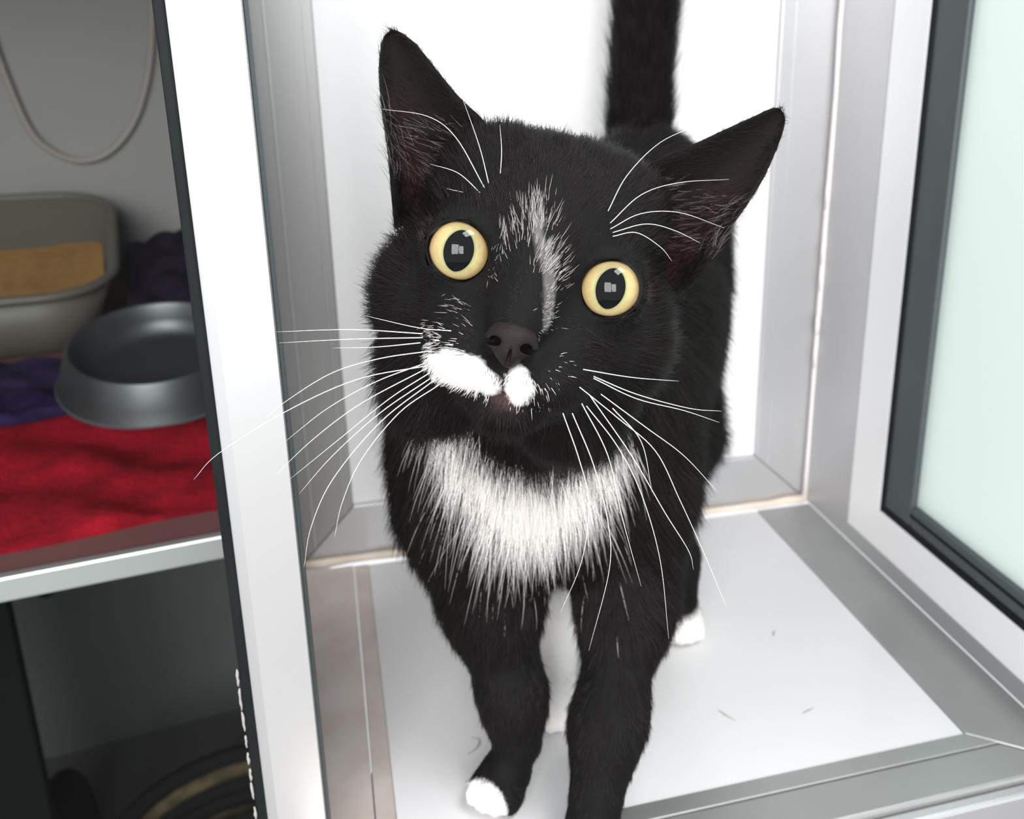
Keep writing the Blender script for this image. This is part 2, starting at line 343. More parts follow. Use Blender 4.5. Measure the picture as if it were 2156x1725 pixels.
#CATSTART
# ------------------------------------------------------------------ the cat
HE = np.array([.0700, .3302, .2992])                       # midpoint between the eyes
HU = np.array([0.9343, -0.2583, -0.2457]); HV = np.array([0.2939, 0.1679, 0.9410]); HW = np.array([-0.2018, -0.9514, 0.2327])
HM = np.array([HU, HV, HW])                                # head frame: right, up, forward
def HL(u, v, w): return HE + (u * HU + v * HV + w * HW) / 1000.
def to_head(p): return (p - HE) @ HM.T * 1000.

class Field:
    """signed distance grid, filled primitive by primitive with smooth unions"""
    def __init__(s, lo, hi, h):
        s.lo = np.array(lo, float); s.h = h; s.n = np.ceil((np.array(hi) - s.lo) / h).astype(int) + 1
        s.F = np.full(s.n, .03, np.float32)
    def window(s, lo, hi):
        a = np.maximum(np.floor((lo - s.lo) / s.h).astype(int), 0); b = np.minimum(np.ceil((hi - s.lo) / s.h).astype(int) + 1, s.n)
        ax = [(s.lo[i] + s.h * np.arange(a[i], b[i])).astype(np.float32) for i in range(3)]
        return tuple(slice(a[i], b[i]) for i in range(3)), np.stack(np.meshgrid(*ax, indexing='ij'), -1)
    def blend(s, win, d, k, cut=False):
        f = s.F[win]
        if cut:
            d = -d; h = np.clip(.5 - .5 * (d - f) / k, 0, 1); s.F[win] = f * h + d * (1 - h) + k * h * (1 - h)
        else:
            h = np.clip(.5 + .5 * (f - d) / k, 0, 1); s.F[win] = f * (1 - h) + d * h - k * h * (1 - h)
    def ell(s, c, r, axes=None, k=.012, cut=False):
        c = np.asarray(c, float); r = np.asarray(r, float); m = r.max() + .03
        win, P = s.window(c - m, c + m); q = P - c.astype(np.float32)
        if axes is not None: q = q @ np.asarray(axes, np.float32).T
        k0 = np.linalg.norm(q / r, axis=-1); k1 = np.linalg.norm(q / (r * r), axis=-1) + 1e-9
        s.blend(win, np.where(k0 < 1, (k0 - 1) * r.min(), k0 * (k0 - 1) / k1).astype(np.float32), k, cut)
    def cap(s, a, b, ra, rb, k=.012, cut=False):
        a, b = np.asarray(a, float), np.asarray(b, float); m = max(ra, rb) + .03
        win, P = s.window(np.minimum(a, b) - m, np.maximum(a, b) + m)
        ab = b - a; t = np.clip(((P - a) @ ab) / (ab @ ab), 0, 1)
        d = np.linalg.norm(P - (a + t[..., None] * ab), axis=-1) - (ra + (rb - ra) * t)
        s.blend(win, d.astype(np.float32), k, cut)
    def chain(s, pts, rad, k=.012):
        for i in range(len(pts) - 1): s.cap(pts[i], pts[i + 1], rad[i], rad[i + 1], k)
    def mesh(s):
        F = s.F; n = F.shape; neg = F < 0
        c = np.zeros(tuple(x - 1 for x in n), np.int8)
        for i in (0, 1):
            for j in (0, 1):
                for l in (0, 1): c += neg[i:n[0] - 1 + i, j:n[1] - 1 + j, l:n[2] - 1 + l]
        act = np.argwhere((c > 0) & (c < 8)); idx = np.full(c.shape, -1, np.int32); idx[tuple(act.T)] = np.arange(len(act))
        acc = np.zeros((len(act), 3)); cnt = np.zeros(len(act))
        cor = {(i, j, l): F[act[:, 0] + i, act[:, 1] + j, act[:, 2] + l] for i in (0, 1) for j in (0, 1) for l in (0, 1)}
        for p in cor:
            for ax in range(3):
                if p[ax]: continue
                q = list(p); q[ax] = 1; q = tuple(q); fa, fb = cor[p], cor[q]; x = (fa < 0) != (fb < 0)
                t = np.where(x, fa / np.where(x, fa - fb, 1), 0)
                pos = np.tile(np.array(p, float), (len(act), 1)); pos[:, ax] = t; acc[x] += pos[x]; cnt += x
        V = s.lo + s.h * (act + acc / cnt[:, None]); Q = []
        for ax in range(3):
            sa = [slice(None)] * 3; sb = [slice(None)] * 3; sa[ax] = slice(0, -1); sb[ax] = slice(1, None)
            e = np.argwhere(neg[tuple(sa)] != neg[tuple(sb)]); u, v = [a for a in range(3) if a != ax]
            if ax == 1: u, v = v, u
            e = e[(e[:, u] > 0) & (e[:, v] > 0) & (e[:, u] < n[u] - 1) & (e[:, v] < n[v] - 1)]
            def cell(du, dv):
                g = e.copy(); g[:, u] -= du; g[:, v] -= dv; return idx[tuple(g.T)]
            q = np.stack([cell(1, 1), cell(0, 1), cell(0, 0), cell(1, 0)], 1)
            flip = ~neg[tuple(e.T)]; q[flip] = q[flip][:, ::-1]; Q.append(q)
        return V, np.vstack(Q)

mm = 1e-3
fd = Field((-.03, .285, -.008), (.30, .675, .47), .0017)
# trunk
BAX = np.array([[.86, -.51, 0], [.51, .86, 0], [0, 0, 1]])          # across, along, up
fd.ell((.096, .440, .182), (.058, .052, .070), BAX, .02)
fd.ell((.060, .452, .175), (.034, .042, .062), BAX, .03)
fd.ell((.142, .448, .172), (.034, .042, .060), BAX, .03)
fd.ell((.158, .520, .215), (.062, .092, .072), BAX, .03)
fd.ell((.198, .592, .256), (.054, .056, .066), BAX, .03)
# neck
fd.cap((.098, .436, .225), HL(0, -8, -52), .050, .045, .03)
# front legs
fd.chain([(.060, .436, .150), (.066, .432, .100), (.073, .417, .055), (.074, .412, .030)], [.028, .0205, .0135, .0125], .02)
fd.chain([(.140, .430, .150), (.132, .410, .100), (.114, .382, .055), (.104, .368, .028)], [.028, .0195, .0145, .0135], .02)
def paw(x, y, ax, ay, r=1.):
    d = np.array([ax, ay, 0.]); d /= np.linalg.norm(d); n = np.array([-d[1], d[0], 0]); c = np.array([x, y, 0])
    fd.ell(c + (0, 0, .012 * r), (.0165 * r, .0125 * r, .0115 * r), np.array([d, n, (0, 0, 1)]), .008)
    for a in (-1.25, -.42, .42, 1.25):
        fd.ell(c + d * (.0125 - .0030 * abs(a)) * r + n * a * .0072 * r + (0, 0, .0088 * r), np.array((.0085, .0046, .0080)) * r, np.array([d, n, (0, 0, 1)]), .0030)
paw(.066, .410, -.62, -.80, 1.08)
paw(.100, .362, -.15, -1, 1.08)
# hind legs
fd.chain([(.150, .575, .205), (.128, .520, .140), (.128, .555, .080), (.114, .500, .040), (.106, .470, .014)], [.048, .030, .017, .0135, .0130], .02)
fd.chain([(.200, .585, .210), (.200, .540, .135), (.205, .595, .075), (.212, .556, .036), (.206, .528, .014)], [.048, .030, .017, .0135, .0130], .02)
paw(.104, .462, -.1, -1, 1.0); paw(.204, .520, -.1, -1, 1.0)
# tail
TAIL = [(.196, .605, .262), (.202, .621, .295), (.206, .628, .34), (.209, .630, .39), (.211, .628, .445), (.213, .622, .50)]
fd.chain(TAIL, [.024, .0190, .0182, .0178, .0175, .0170], .002)
# head (head frame, millimetres)
def hell(u, v, w, ru, rv, rw, k=10., cut=False, axes=HM): fd.ell(HL(u, v, w), np.array([ru, rv, rw]) * mm, axes, k * mm, cut)
hell(0, 8, -44, 46, 42, 40)
hell(-33, -19, -40, 26, 27, 27, 14); hell(33, -19, -40, 26, 27, 27, 14)
hell(-26, -48, -48, 24, 24, 24, 14); hell(26, -48, -48, 24, 24, 24, 14)
hell(0, 16, -18, 30, 26, 22, 14)
hell(-24, 33, -38, 20, 17, 20, 14); hell(24, 33, -38, 20, 17, 20, 14); hell(0, 36, -38, 24, 15, 22, 10)
hell(-23, 2, -16, 16, 17, 13, 10); hell(23, 2, -16, 16, 17, 13, 10)
hell(-1, -6, -4, 11.5, 20, 17, 12)
hell(-1.5, -19, 9, 10, 11, 13, 10)
hell(-14, -37, 2, 15.5, 11.5, 15.5, 5); hell(11, -37, 2, 15.5, 11.5, 15.5, 5)
hell(-18, -26, -14, 15, 16, 17, 12); hell(18, -26, -14, 15, 16, 17, 12)
hell(1, -50, 2, 12.5, 8.5, 11.5, 4)
hell(2, -42, -20, 26, 16, 20, 12)
for s_ in (-1, 1):
    hell(s_ * 28, 0, -9.5, 14.2, 14.0, 13.4, 5)
    a_ = math.radians(62); up_in = np.array([-s_ * math.cos(a_), math.sin(a_), 0]); acr = np.array([math.sin(a_), s_ * math.cos(a_), 0])
    hell(s_ * 28, 0, 2.5, 11.8, 10.7, 10.5, 1.2, True, np.array([acr, up_in, (0, 0, 1.)]) @ HM)
    hell(s_ * 28, 0, -9.0, 12.6, 12.6, 12.4, .8, True)
BV, BQ = fd.mesh(); del fd

# ears: cupped triangular shells, edges measured in the head frame
EAR = {-1: dict(out=[(-57, 2, -42), (-60.5, 14.7, -37), (-64.8, 28.7, -36), (-71, 45.5, -35), (-75, 59, -34), (-76, 70, -33), (-73.5, 74.5, -32)],
                inn=[(-24, 42, -36), (-33, 51, -33), (-41.5, 55.4, -31), (-51.5, 62.5, -30), (-62, 70.5, -30), (-69, 74.0, -31), (-73.5, 74.5, -32)]),
       1: dict(out=[(60, 3, -42), (65.5, 18, -37), (71.5, 36, -36), (77.5, 53, -35), (80.5, 69, -34), (80.8, 80, -33), (77.5, 84, -32)],
               inn=[(25, 42, -36), (37, 54.5, -33), (47, 61.5, -31), (57, 69.5, -30), (67, 77.5, -30), (74, 83.0, -31), (77.5, 84, -32)])}
def build_ear(side):
    o = catmull(EAR[side]['out'], 6); i = catmull(EAR[side]['inn'], 6); ns = len(o); nt = 17
    fr = []; bk = []
    for a in range(ns):
        s = a / (ns - 1); chord = np.linalg.norm(o[a] - i[a])
        for b in range(nt):
            t = b / (nt - 1); p = o[a] * (1 - t) + i[a] * t; q = 4 * t * (1 - t)
            cup = chord * .42 * q ** .75 * (1 - .25 * s)
            th = (2.6 - 1.0 * s) * (q ** .5) + .25
            fr.append(p + (0, 0, -cup)); bk.append(p + (0, 0, -cup - th))
    V = np.array(fr + bk); n = ns * nt; F = []
    for a in range(ns - 1):
        for b in range(nt - 1):
            k = a * nt + b; q = (k, k + 1, k + nt + 1, k + nt)
            F.append(q if side < 0 else q[::-1]); F.append(tuple(n + x for x in (q[::-1] if side < 0 else q)))
    for a in range(ns - 1):
        for b in (0, nt - 1):
            k = a * nt + b; q = (k, k + nt, n + k + nt, n + k); F.append(q if (b == 0) == (side < 0) else q[::-1])
    return np.array([HL(*p) for p in V]), np.array(F), n
ears = [build_ear(-1), build_ear(1)]
nb = len(BV); AV = [BV]; AQ = [BQ]; off = nb; EARR = []
for V, F, n in ears:
    AV.append(V); AQ.append(F + off); EARR.append((off, off + n, off + len(V))); off += len(V)
AV = np.vstack(AV); AQ = np.vstack(AQ)
part_of = np.zeros(len(AV), np.int8)                      # 0 body, 1 inside of an ear, 2 back of an ear
for a, b, c in EARR: part_of[a:b] = 1; part_of[b:c] = 2

# coat pattern -----------------------------------------------------
def seg_d(P, path, rad):
    """distance to a polyline minus its local radius (2D)"""
    best = np.full(len(P), 1e9)
    for i in range(len(path) - 1):
        a, b = np.array(path[i], float), np.array(path[i + 1], float); ab = b - a
        t = np.clip(((P - a) @ ab) / (ab @ ab), 0, 1)
        best = np.minimum(best, np.linalg.norm(P - (a + t[:, None] * ab), axis=1) - (rad[i] + (rad[i + 1] - rad[i]) * t))
    return best
def coat(P, base=False):
    """chance of a white hair at the surface points P (world)"""
    h = to_head(P); uv = h[:, :2]; face = h[:, 2] > -28
    w = np.zeros(len(P))
    def put(d, soft, top, mask): np.maximum(w, np.where(mask, top * np.clip(.5 - d / soft, 0, 1), 0), out=w)
    put(seg_d(uv, [(-6, -41.5), (-13, -39.5), (-21, -39), (-27, -38.5)], [4.0, 6.3, 6.2, 3.0]), 3.0, 1, face & (h[:, 2] > -4))
    put(seg_d(uv, [(3.2, -36), (4.2, -40), (4.8, -43.0)], [3.2, 5.2, 3.4]), 2.6, 1, face & (h[:, 2] > 0))
    put(seg_d(uv, [(-21, -30), (-28, -33)], [2, 4]), 8, .40, face & (h[:, 2] > -8))
    bz = [(-4, 24), (-4.5, 18), (0, 9), (5.5, -1), (7.5, -10), (8.2, -18)]
    put(seg_d(uv, bz, [1.0, 2.2, 2.6, 3.0, 2.6, 1.8]), 2.4, .62 if base else .74, face)
    put(seg_d(uv, bz, [2.5, 5.5, 5.5, 4.5, 3.6, 2.6]), 6.0, .05 if base else .30, face)
    put(seg_d(uv, [(-8, 18), (-11, 8), (-15, -3)], [2, 3, 2]), 8, .30, face)
    put(seg_d(uv, [(-24, -18), (-20, -24)], [2, 2]), 8, .22, face & (h[:, 2] > -12))
    put(seg_d(uv, [(16, -24), (14, -36), (12, -44)], [1, 2, 1]), 7, .16, face & (h[:, 2] > -4))
    chest = (~face | (h[:, 1] < -52)) & (P[:, 1] < .46)
    xz = P[:, [0, 2]] * 1000
    put(seg_d(xz, BIB, BIBR), 9 if base else 13, 1, chest & (P[:, 2] > .10))
    put(np.linalg.norm((P - (.047, .392, .008)) * 1000, axis=1) - 17, 4, 1, P[:, 2] < .03)
    put(np.linalg.norm((P - (.099, .345, .004)) * 1000, axis=1) - 12, 4, 1, P[:, 2] < .03)
    hind = (P[:, 1] > .44) & (P[:, 2] < .085)
    put(P[:, 2] * 1000 - 66, 14, 1, hind & (P[:, 0] < .16)); put(P[:, 2] * 1000 - 20, 10, 1, hind & (P[:, 0] >= .16))
    return w
BIB = [(46, 214), (52, 199), (62, 187), (77, 175), (91, 182), (104, 192), (116, 206)]
BIBR = [4, 7, 12, 19, 14, 9, 4]

WHITEFUR = np.array([.95, .92, .89])
wv = coat(AV, True); vc = np.ones((len(AV), 4), np.float32)
dk = np.array([.0045, .0040, .0040])
vc[:, :3] = dk + (WHITEFUR * .8 - dk) * np.clip((wv - .40) / .35, 0, 1)[:, None] * np.where((to_head(AV)[:, 1] > -26) & (to_head(AV)[:, 2] > -28), .22, 1)[:, None]
hv = to_head(AV)
# bare skin inside the ears
for k, (a, b, c) in enumerate(EARR):
    loc = hv[a:b]; e = (loc[:, 1] - 10) / 65
    pink = np.clip(1 - e * 1.3, 0, 1)[:, None]
    pink = pink * np.clip(1.25 - 1.5 * ((np.arange(b - a) % 17) / 16.), 0, 1)[:, None]
    vc[a:b, :3] = np.array([.0075, .0055, .005]) * (1 - pink) + np.array([.045, .020, .018]) * pink
    rim = np.zeros(b - a); nt = 17; t = (np.arange(b - a) % nt) / (nt - 1); rim = np.clip((np.abs(t - .5) - .30) / .12, 0, 1)[:, None]
    vc[a:b, :3] = vc[a:b, :3] * (1 - rim) + np.array([.010, .008, .008]) * rim
# pinkish lower lip
lip = np.exp(-((hv[:, 0] - 0) / 5) ** 2 - ((hv[:, 1] + 46.5) / 3.2) ** 2) * (hv[:, 2] > 3)
vc[:, :3] += lip[:, None] * np.array([.045, .022, .022])

def attr_mat(name, attr, rough, spec):
    m, nt, b = new_mat(name); a = nt.nodes.new('ShaderNodeAttribute'); a.attribute_name = attr
    nt.links.new(a.outputs['Color'], b.inputs['Base Color']); b.inputs['Roughness'].default_value = rough; b.inputs['Specular IOR Level'].default_value = spec
    return m
cat = empty('cat', (.11, .46, 0)); tag(cat, 'black and white cat standing on the white floor, looking up with yellow eyes', 'cat')
CATINV = Matrix.Translation((-.11, -.46, 0))
def cpart(o): o.parent = cat; o.matrix_parent_inverse = CATINV; return o
body = cpart(link('body', AV, AQ, attr_mat('cat_skin', 'coat', .75, .15), None, True))
ca = body.data.color_attributes.new('coat', 'FLOAT_COLOR', 'POINT'); ca.data.foreach_set('color', vc.ravel())

# fur --------------------------------------------------------------
tri = np.vstack([AQ[:, [0, 1, 2]], AQ[:, [0, 2, 3]]])
e1 = AV[tri[:, 1]] - AV[tri[:, 0]]; e2 = AV[tri[:, 2]] - AV[tri[:, 0]]; cr = np.cross(e1, e2); ar = .5 * np.linalg.norm(cr, axis=1)
VN = np.zeros_like(AV); np.add.at(VN, tri.ravel(), np.repeat(cr, 3, axis=0)); VN /= np.linalg.norm(VN, axis=1, keepdims=True) + 1e-12
tc = AV[tri].mean(1); th = to_head(tc); tp = part_of[tri].max(1)
HC = HL(0, -5, -35)
ishead = np.linalg.norm((tc - HC) / .001, axis=1) < 72
frontface = (th[:, 2] > -45) & ishead
dens = np.where(frontface, 330., np.where(ishead, 170., np.where(tc[:, 1] < .47, 175., 75.))) * 1e4
dens[(tc[:, 2] > .31) & (tc[:, 1] > .58)] = 110e4
dens[tp == 1] = 90e4; dens[tp == 2] = 160e4
for s_ in (-1, 1): dens[np.linalg.norm(th - (s_ * 28, 0, -6), axis=1) < 12.9] = 0
dens[((th - (-1.5, -27.5, 22)) ** 2 / np.array([8.5, 6., 12.]) ** 2).sum(1) < 1] = 0
dens[tc[:, 2] < .0015] = 0
cdf = np.cumsum(ar * dens); N = int(cdf[-1]); N = min(N, 300000)
pick = np.searchsorted(cdf, RNG.random(N) * cdf[-1]); pick = np.minimum(pick, len(tri) - 1)
r1, r2 = np.sqrt(RNG.random(N)), RNG.random(N); bc = np.stack([1 - r1, r1 * (1 - r2), r1 * r2], 1)
T = tri[pick]; P = (AV[T] * bc[..., None]).sum(1); Nn = (VN[T] * bc[..., None]).sum(1); Nn /= np.linalg.norm(Nn, axis=1, keepdims=True)
pt = tp[pick]; h = to_head(P)
hd = np.linalg.norm((P - HC) * 1000, axis=1); wh = np.clip((78 - hd) / 14, 0, 1)           # belongs to the head
wh[pt > 0] = 1
# direction the hair lies in
def unit(a): return a / (np.linalg.norm(a, axis=-1, keepdims=True) + 1e-9)
away = unit(h - np.array([-1, -16, 16])); away[:, 1] += .15; away[:, 2] -= .5
low = (h[:, 1] < -38); away[low, 1] -= .5
for s_ in (-1, 1):                                        # part around the eyes
    d = h - np.array([s_ * 28, 0, -4]); r = np.linalg.norm(d, axis=1); k = np.clip((24 - r) / 10, 0, 1)[:, None]; away = away * (1 - k * .7) + unit(d) * k * .7
fh = away @ HM
fb = np.tile(np.array([.35, .55, -.55]), (N, 1))
front = np.clip((.47 - P[:, 1]) / .06, 0, 1)[:, None]
fan = np.stack([(P[:, 0] - .085) * 9, np.full(N, -.05), np.full(N, -.95)], 1)
fb = fb * (1 - front) + fan * front
legs = (P[:, 2] < .10)[:, None]; fb = np.where(legs, np.array([0, 0, -1.]), fb)
istail = (P[:, 2] > .285) & (P[:, 1] > .592) & (np.hypot(P[:, 0] - .206, P[:, 1] - .627) < .03)
fb[istail] = (0, -.05, 1.)
fl_ = unit(fb) * (1 - wh[:, None]) + unit(fh) * wh[:, None]
for s_, (a, b, c) in zip((-1, 1), EARR):
    me_ = (pt > 0) & (np.sign(h[:, 0]) == s_); tip = np.array(EAR[s_]['out'][-1])
    e = unit(tip - h[me_]) @ HM; fl_[me_] = e
    ins = me_ & (pt == 1); base = np.array([s_ * .85, .28, .25]); fl_[ins] = unit(np.tile(base, (ins.sum(), 1)) + RNG.normal(0, .13, (ins.sum(), 3))) @ HM
fl_ = fl_ - (fl_ * Nn).sum(1, keepdims=True) * Nn * (1 - .0); fl_ = unit(fl_)
# length
wp = coat(P); wp = np.maximum(wp, np.where((wh < .5) & (P[:, 1] < .45) & (P[:, 2] > .10) & (P[:, 2] < .2) & (np.abs(P[:, 0] - .08) < .045), .004, 0)); white = RNG.random(N) < wp
inner = np.linalg.norm(h - np.array([-1, -20, 14]), axis=1)
Lh = np.interp(inner, [0, 14, 28, 45, 62, 80], [1.6, 2.4, 4.2, 6.5, 10, 15])
Lh[(h[:, 1] > 20)] *= .62
for s_ in (-1, 1):
    r = np.linalg.norm(h - np.array([s_ * 28, 0, -4]), axis=1); Lh *= np.clip((r - 9) / 10, .35, 1)
Lb = np.full(N, 15.) + 6 * np.clip((P[:, 2] - .12) / .1, 0, 1) * front[:, 0]
Lb = np.where(P[:, 2] < .13, np.interp(P[:, 2], [0, .03, .07, .13], [2.5, 5, 7.5, 15]), Lb)
Lb[istail] = 19
Lw = Lh * wh + Lb * (1 - wh)
bibw = white & (wh < .5) & (P[:, 2] > .1); Lw[bibw] *= RNG.uniform(.9, 1.65, bibw.sum()) * np.where(RNG.random(bibw.sum()) < .035, 1.8, 1)
bzh = white & (wh > .5) & (h[:, 1] > -26); Lw[bzh] *= 1.35
Lw[pt == 2] = 4.0; Lw[pt == 1] = RNG.uniform(5, 15, (pt == 1).sum())
edge1 = (pt == 1) & (h[:, 1] > 45); Lw[edge1] *= .35
Lw *= RNG.uniform(.6, 1.25, N); Lw = Lw / 1000
# lift and clumping
lift = np.where(wh > .5, .26, .34); lift[pt == 2] = .15; lift[pt == 1] = .5; lift[legs[:, 0]] = .18; lift[bibw] = .32
def cellnoise(p, s):
    c = np.floor(p * s).astype(np.int64); hsh = (c[:, 0] * 73856093 ^ c[:, 1] * 19349663 ^ c[:, 2] * 83492791) & 0xffff
    tab = np.random.default_rng(3).normal(0, 1, (65536, 3)); return tab[hsh]
d0 = fl_ + Nn * lift[:, None] + cellnoise(P, 260) * .10 + cellnoise(P, 120) * .07 + RNG.normal(0, .12, (N, 3))
d0 = unit(d0); K = 5; pts = np.zeros((N, K, 3), np.float32); cur = P - Nn * .0004; d = d0.copy(); pts[:, 0] = cur
for k in range(1, K):
    cur = cur + d * (Lw / (K - 1))[:, None]; pts[:, k] = cur
    d = unit(d + fl_ * .10 - Nn * .07 * (wh[:, None] < 2) + np.array([0, 0, -.05]) * (1 - wh[:, None]))
# rooted hair must not sink through the floor
pts[..., 2] = np.maximum(pts[..., 2], .0008)
rad = np.array([1, .95, .8, .5, .12], np.float32)[None] * np.where(white, .000085, .000080)[:, None].astype(np.float32)
rad[pt == 1] *= .75; thin = white & (Lw > .016); rad[thin] *= .8
colr = np.ones((N, 4), np.float32); v = RNG.uniform(.5, 1.5, N)[:, None]
blz = (white & (wh > .5) & (h[:, 1] > -26))[:, None]
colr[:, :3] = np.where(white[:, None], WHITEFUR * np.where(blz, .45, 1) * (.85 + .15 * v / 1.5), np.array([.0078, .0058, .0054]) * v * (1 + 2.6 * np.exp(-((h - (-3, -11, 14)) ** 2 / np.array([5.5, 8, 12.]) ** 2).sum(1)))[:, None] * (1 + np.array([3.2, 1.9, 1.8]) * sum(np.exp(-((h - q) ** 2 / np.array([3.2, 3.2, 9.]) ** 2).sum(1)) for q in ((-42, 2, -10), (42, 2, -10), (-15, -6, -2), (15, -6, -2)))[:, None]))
gi = (pt == 1); colr[gi, :3] = np.array([.012, .009, .0085]) * v[gi]
tuft = gi & (h[:, 1] < 48) & (h[:, 1] > 20) & (RNG.random(N) < .26); colr[tuft, :3] = np.array([.34, .30, .29]) * v[tuft] * .8
cv = bpy.data.hair_curves.new('fur'); cv.add_curves([K] * N)
cv.attributes['position'].data.foreach_set('vector', pts.ravel())
ra = cv.attributes.get('radius') or cv.attributes.new('radius', 'FLOAT', 'POINT'); ra.data.foreach_set('value', rad.ravel())
at = cv.attributes.new('coat', 'FLOAT_COLOR', 'CURVE'); at.data.foreach_set('color', colr.ravel())
cv.materials.append(attr_mat('cat_fur', 'coat', .46, .25))
fur = bpy.data.objects.new('fur', cv); COL.objects.link(fur); cpart(fur); fur['kind'] = 'stuff'

# eyes -------------------------------------------------------------
def iris_mat():
    m, nt, b = new_mat('yellow_iris'); N_, L_ = nt.nodes.new, nt.links.new
    a = N_('ShaderNodeAttribute'); a.attribute_name = 'ring'; r = N_('ShaderNodeValToRGB'); e = r.color_ramp.elements
    e[0].position = 0; e[0].color = (.26, .28, .12, 1); e[1].position = 1; e[1].color = (.45, .27, .10, 1)
    for p, c in ((.16, (.48, .43, .20)), (.5, (.60, .455, .215)), (.9, (.58, .40, .17))): x = e.new(p); x.color = (*c, 1)
    n = N_('ShaderNodeTexNoise'); n.inputs['Scale'].default_value = 700; tcd = N_('ShaderNodeTexCoord'); L_(tcd.outputs['Object'], n.inputs[0])
    mx = N_('ShaderNodeMix'); mx.data_type = 'RGBA'; mx.blend_type = 'MULTIPLY'; mx.inputs['Factor'].default_value = .25
    L_(a.outputs['Fac'], r.inputs[0]); L_(r.outputs[0], mx.inputs['A']); L_(n.outputs[0], mx.inputs['B']); L_(mx.outputs['Result'], b.inputs['Base Color'])
    b.inputs['Roughness'].default_value = .6; b.inputs['Specular IOR Level'].default_value = .1
    return m
IRIS = iris_mat(); PUP = mat('pupil_black', (.002, .0025, .003), .5, spec=0); SCL = mat('eye_rim_dark', (.03, .018, .015), .35); LID = mat('dark_eyelid_skin', (.005, .0035, .0035), .6, spec=.1, noise=(500, .3, (.009, .006, .0055)))
for s_, tilt in ((-1, -3), (1, 3)):
    C0 = np.array([s_ * 28., 0., -9.]); RR = 12.3
    gz = unit(np.array([-s_ * .035, .02, 1.])); gx = unit(np.cross((0, 1, 0), gz)); gy = np.cross(gz, gx)
    def loc(a, b, c): return HL(*(C0 + gx * a + gy * b + gz * c))
    # eyeball with the front cut away for the iris
    V = []; F = []; nr, na = 14, 40
    for i in range(nr + 1):
        ph = math.radians(58) + (math.pi - math.radians(58)) * i / nr
        for k in range(na): w_ = 2 * math.pi * k / na; V.append(loc(RR * math.sin(ph) * math.cos(w_), RR * math.sin(ph) * math.sin(w_), RR * math.cos(ph)))
    for i in range(nr):
        for k in range(na): l = (k + 1) % na; F.append((i * na + k, (i + 1) * na + k, (i + 1) * na + l, i * na + l))
    eye = cpart(link('eye', V, F, SCL, None, True)); eye['label'] = 'yellow eye with upright black oval pupil'
    def epart(o): o.parent = eye; return o
    # iris ring around an upright oval pupil
    V = []; F = []; ring = []; na, nr = 64, 10; pw, ph_ = 5.3, 7.5; Ro = 11.4
    for i in range(nr + 1):
        q = i / nr
        for k in range(na):
            w_ = 2 * math.pi * k / na; c, s = math.cos(w_), math.sin(w_)
            pi_ = np.array([pw * np.sign(c) * abs(c) ** 1.12, ph_ * s]); po = np.array([Ro * c, Ro * s]); p = pi_ * (1 - q) + po * q
            rr = np.hypot(*p); V.append(loc(p[0], p[1], 5.4 + 1.0 * (1 - (rr / Ro) ** 2))); ring.append(q)
    for i in range(nr):
        for k in range(na): l = (k + 1) % na; F.append((i * na + k, (i + 1) * na + k, (i + 1) * na + l, i * na + l))
    o = epart(link('iris', V, F, IRIS, None, True)); at = o.data.attributes.new('ring', 'FLOAT', 'POINT'); at.data.foreach_set('value', np.array(ring, np.float32))
    V = [loc(7.6 * math.cos(2 * math.pi * k / 40), 8.2 * math.sin(2 * math.pi * k / 40), 5.4) for k in range(40)] + [loc(0, 0, 4.8)]
    epart(link('pupil', V, [(k, (k + 1) % 40, 40) for k in range(40)], PUP, None, True))
    V = []; F = []; nr, na = 10, 48; rc = 14.5
    for i in range(nr + 1):
        a = math.radians(51) * i / nr
        for k in range(na): w_ = 2 * math.pi * k / na; V.append(loc(rc * math.sin(a) * math.cos(w_), rc * math.sin(a) * math.sin(w_), 12.6 - rc + rc * math.cos(a)))
    for i in range(nr):
        for k in range(na): l = (k + 1) % na; F.append((i * na + k, (i + 1) * na + k, (i + 1) * na + l, i * na + l))
    epart(link('cornea', V, F, CORNEA, None, True))
    # lid margin, drawn out towards the nose
    pts_ = []
    for k in range(56):
        w_ = 2 * math.pi * k / 56; a_ = math.radians(62); pa, pb = 11.5 * math.cos(w_), 10.5 * math.sin(w_)
        x, y_ = pa * math.sin(a_) - s_ * pb * math.cos(a_), s_ * pa * math.cos(a_) + pb * math.sin(a_)
        a_in = math.radians(205 if s_ > 0 else -25); dw = (math.atan2(y_, x) - a_in + math.pi) % (2 * math.pi) - math.pi; ex = math.exp(-dw * dw / .07)
        x *= 1 + .20 * ex; y_ *= 1 + .20 * ex
        rr = min(np.hypot(x, y_), 14.); zc = math.sqrt(max(12.9 ** 2 - min(rr, 12.6) ** 2, 0)); pts_.append(loc(x, y_, max(zc, 4.2) - .6 * ex))
    epart(tube('eyelid', pts_, .0007, LID, None, 8, True))
# nose -------------------------------------------------------------
nf = Field((-.014, -.040, .004), (.012, -.012, .034), .00045)     # built in head axes, metres
def nell(u, v, w, a, b, c, k, cut=False): nf.ell(np.array([u, v, w]) * mm, np.array([a, b, c]) * mm, None, k * mm, cut)
nell(-2, -23.5, 17.5, 8.2, 5.6, 7.2, 2); nell(-2, -28.5, 17.2, 5.4, 4.6, 6.6, 3); nell(-1.2, -32, 15.5, 2.4, 2.4, 5.6, 2.5)
nell(-8, -26, 15.5, 3.4, 3.2, 5.6, 2); nell(4, -26, 15.5, 3.4, 3.2, 5.6, 2)
nell(-7.2, -25.9, 20.2, 2.1, 1.7, 7.0, .6, True); nell(3.2, -26.2, 20.2, 2.1, 1.7, 7.0, .6, True)
nell(-9.6, -27.0, 18.5, 2.6, .9, 6.0, .6, True); nell(5.6, -27.3, 18.5, 2.6, .9, 6.0, .6, True)
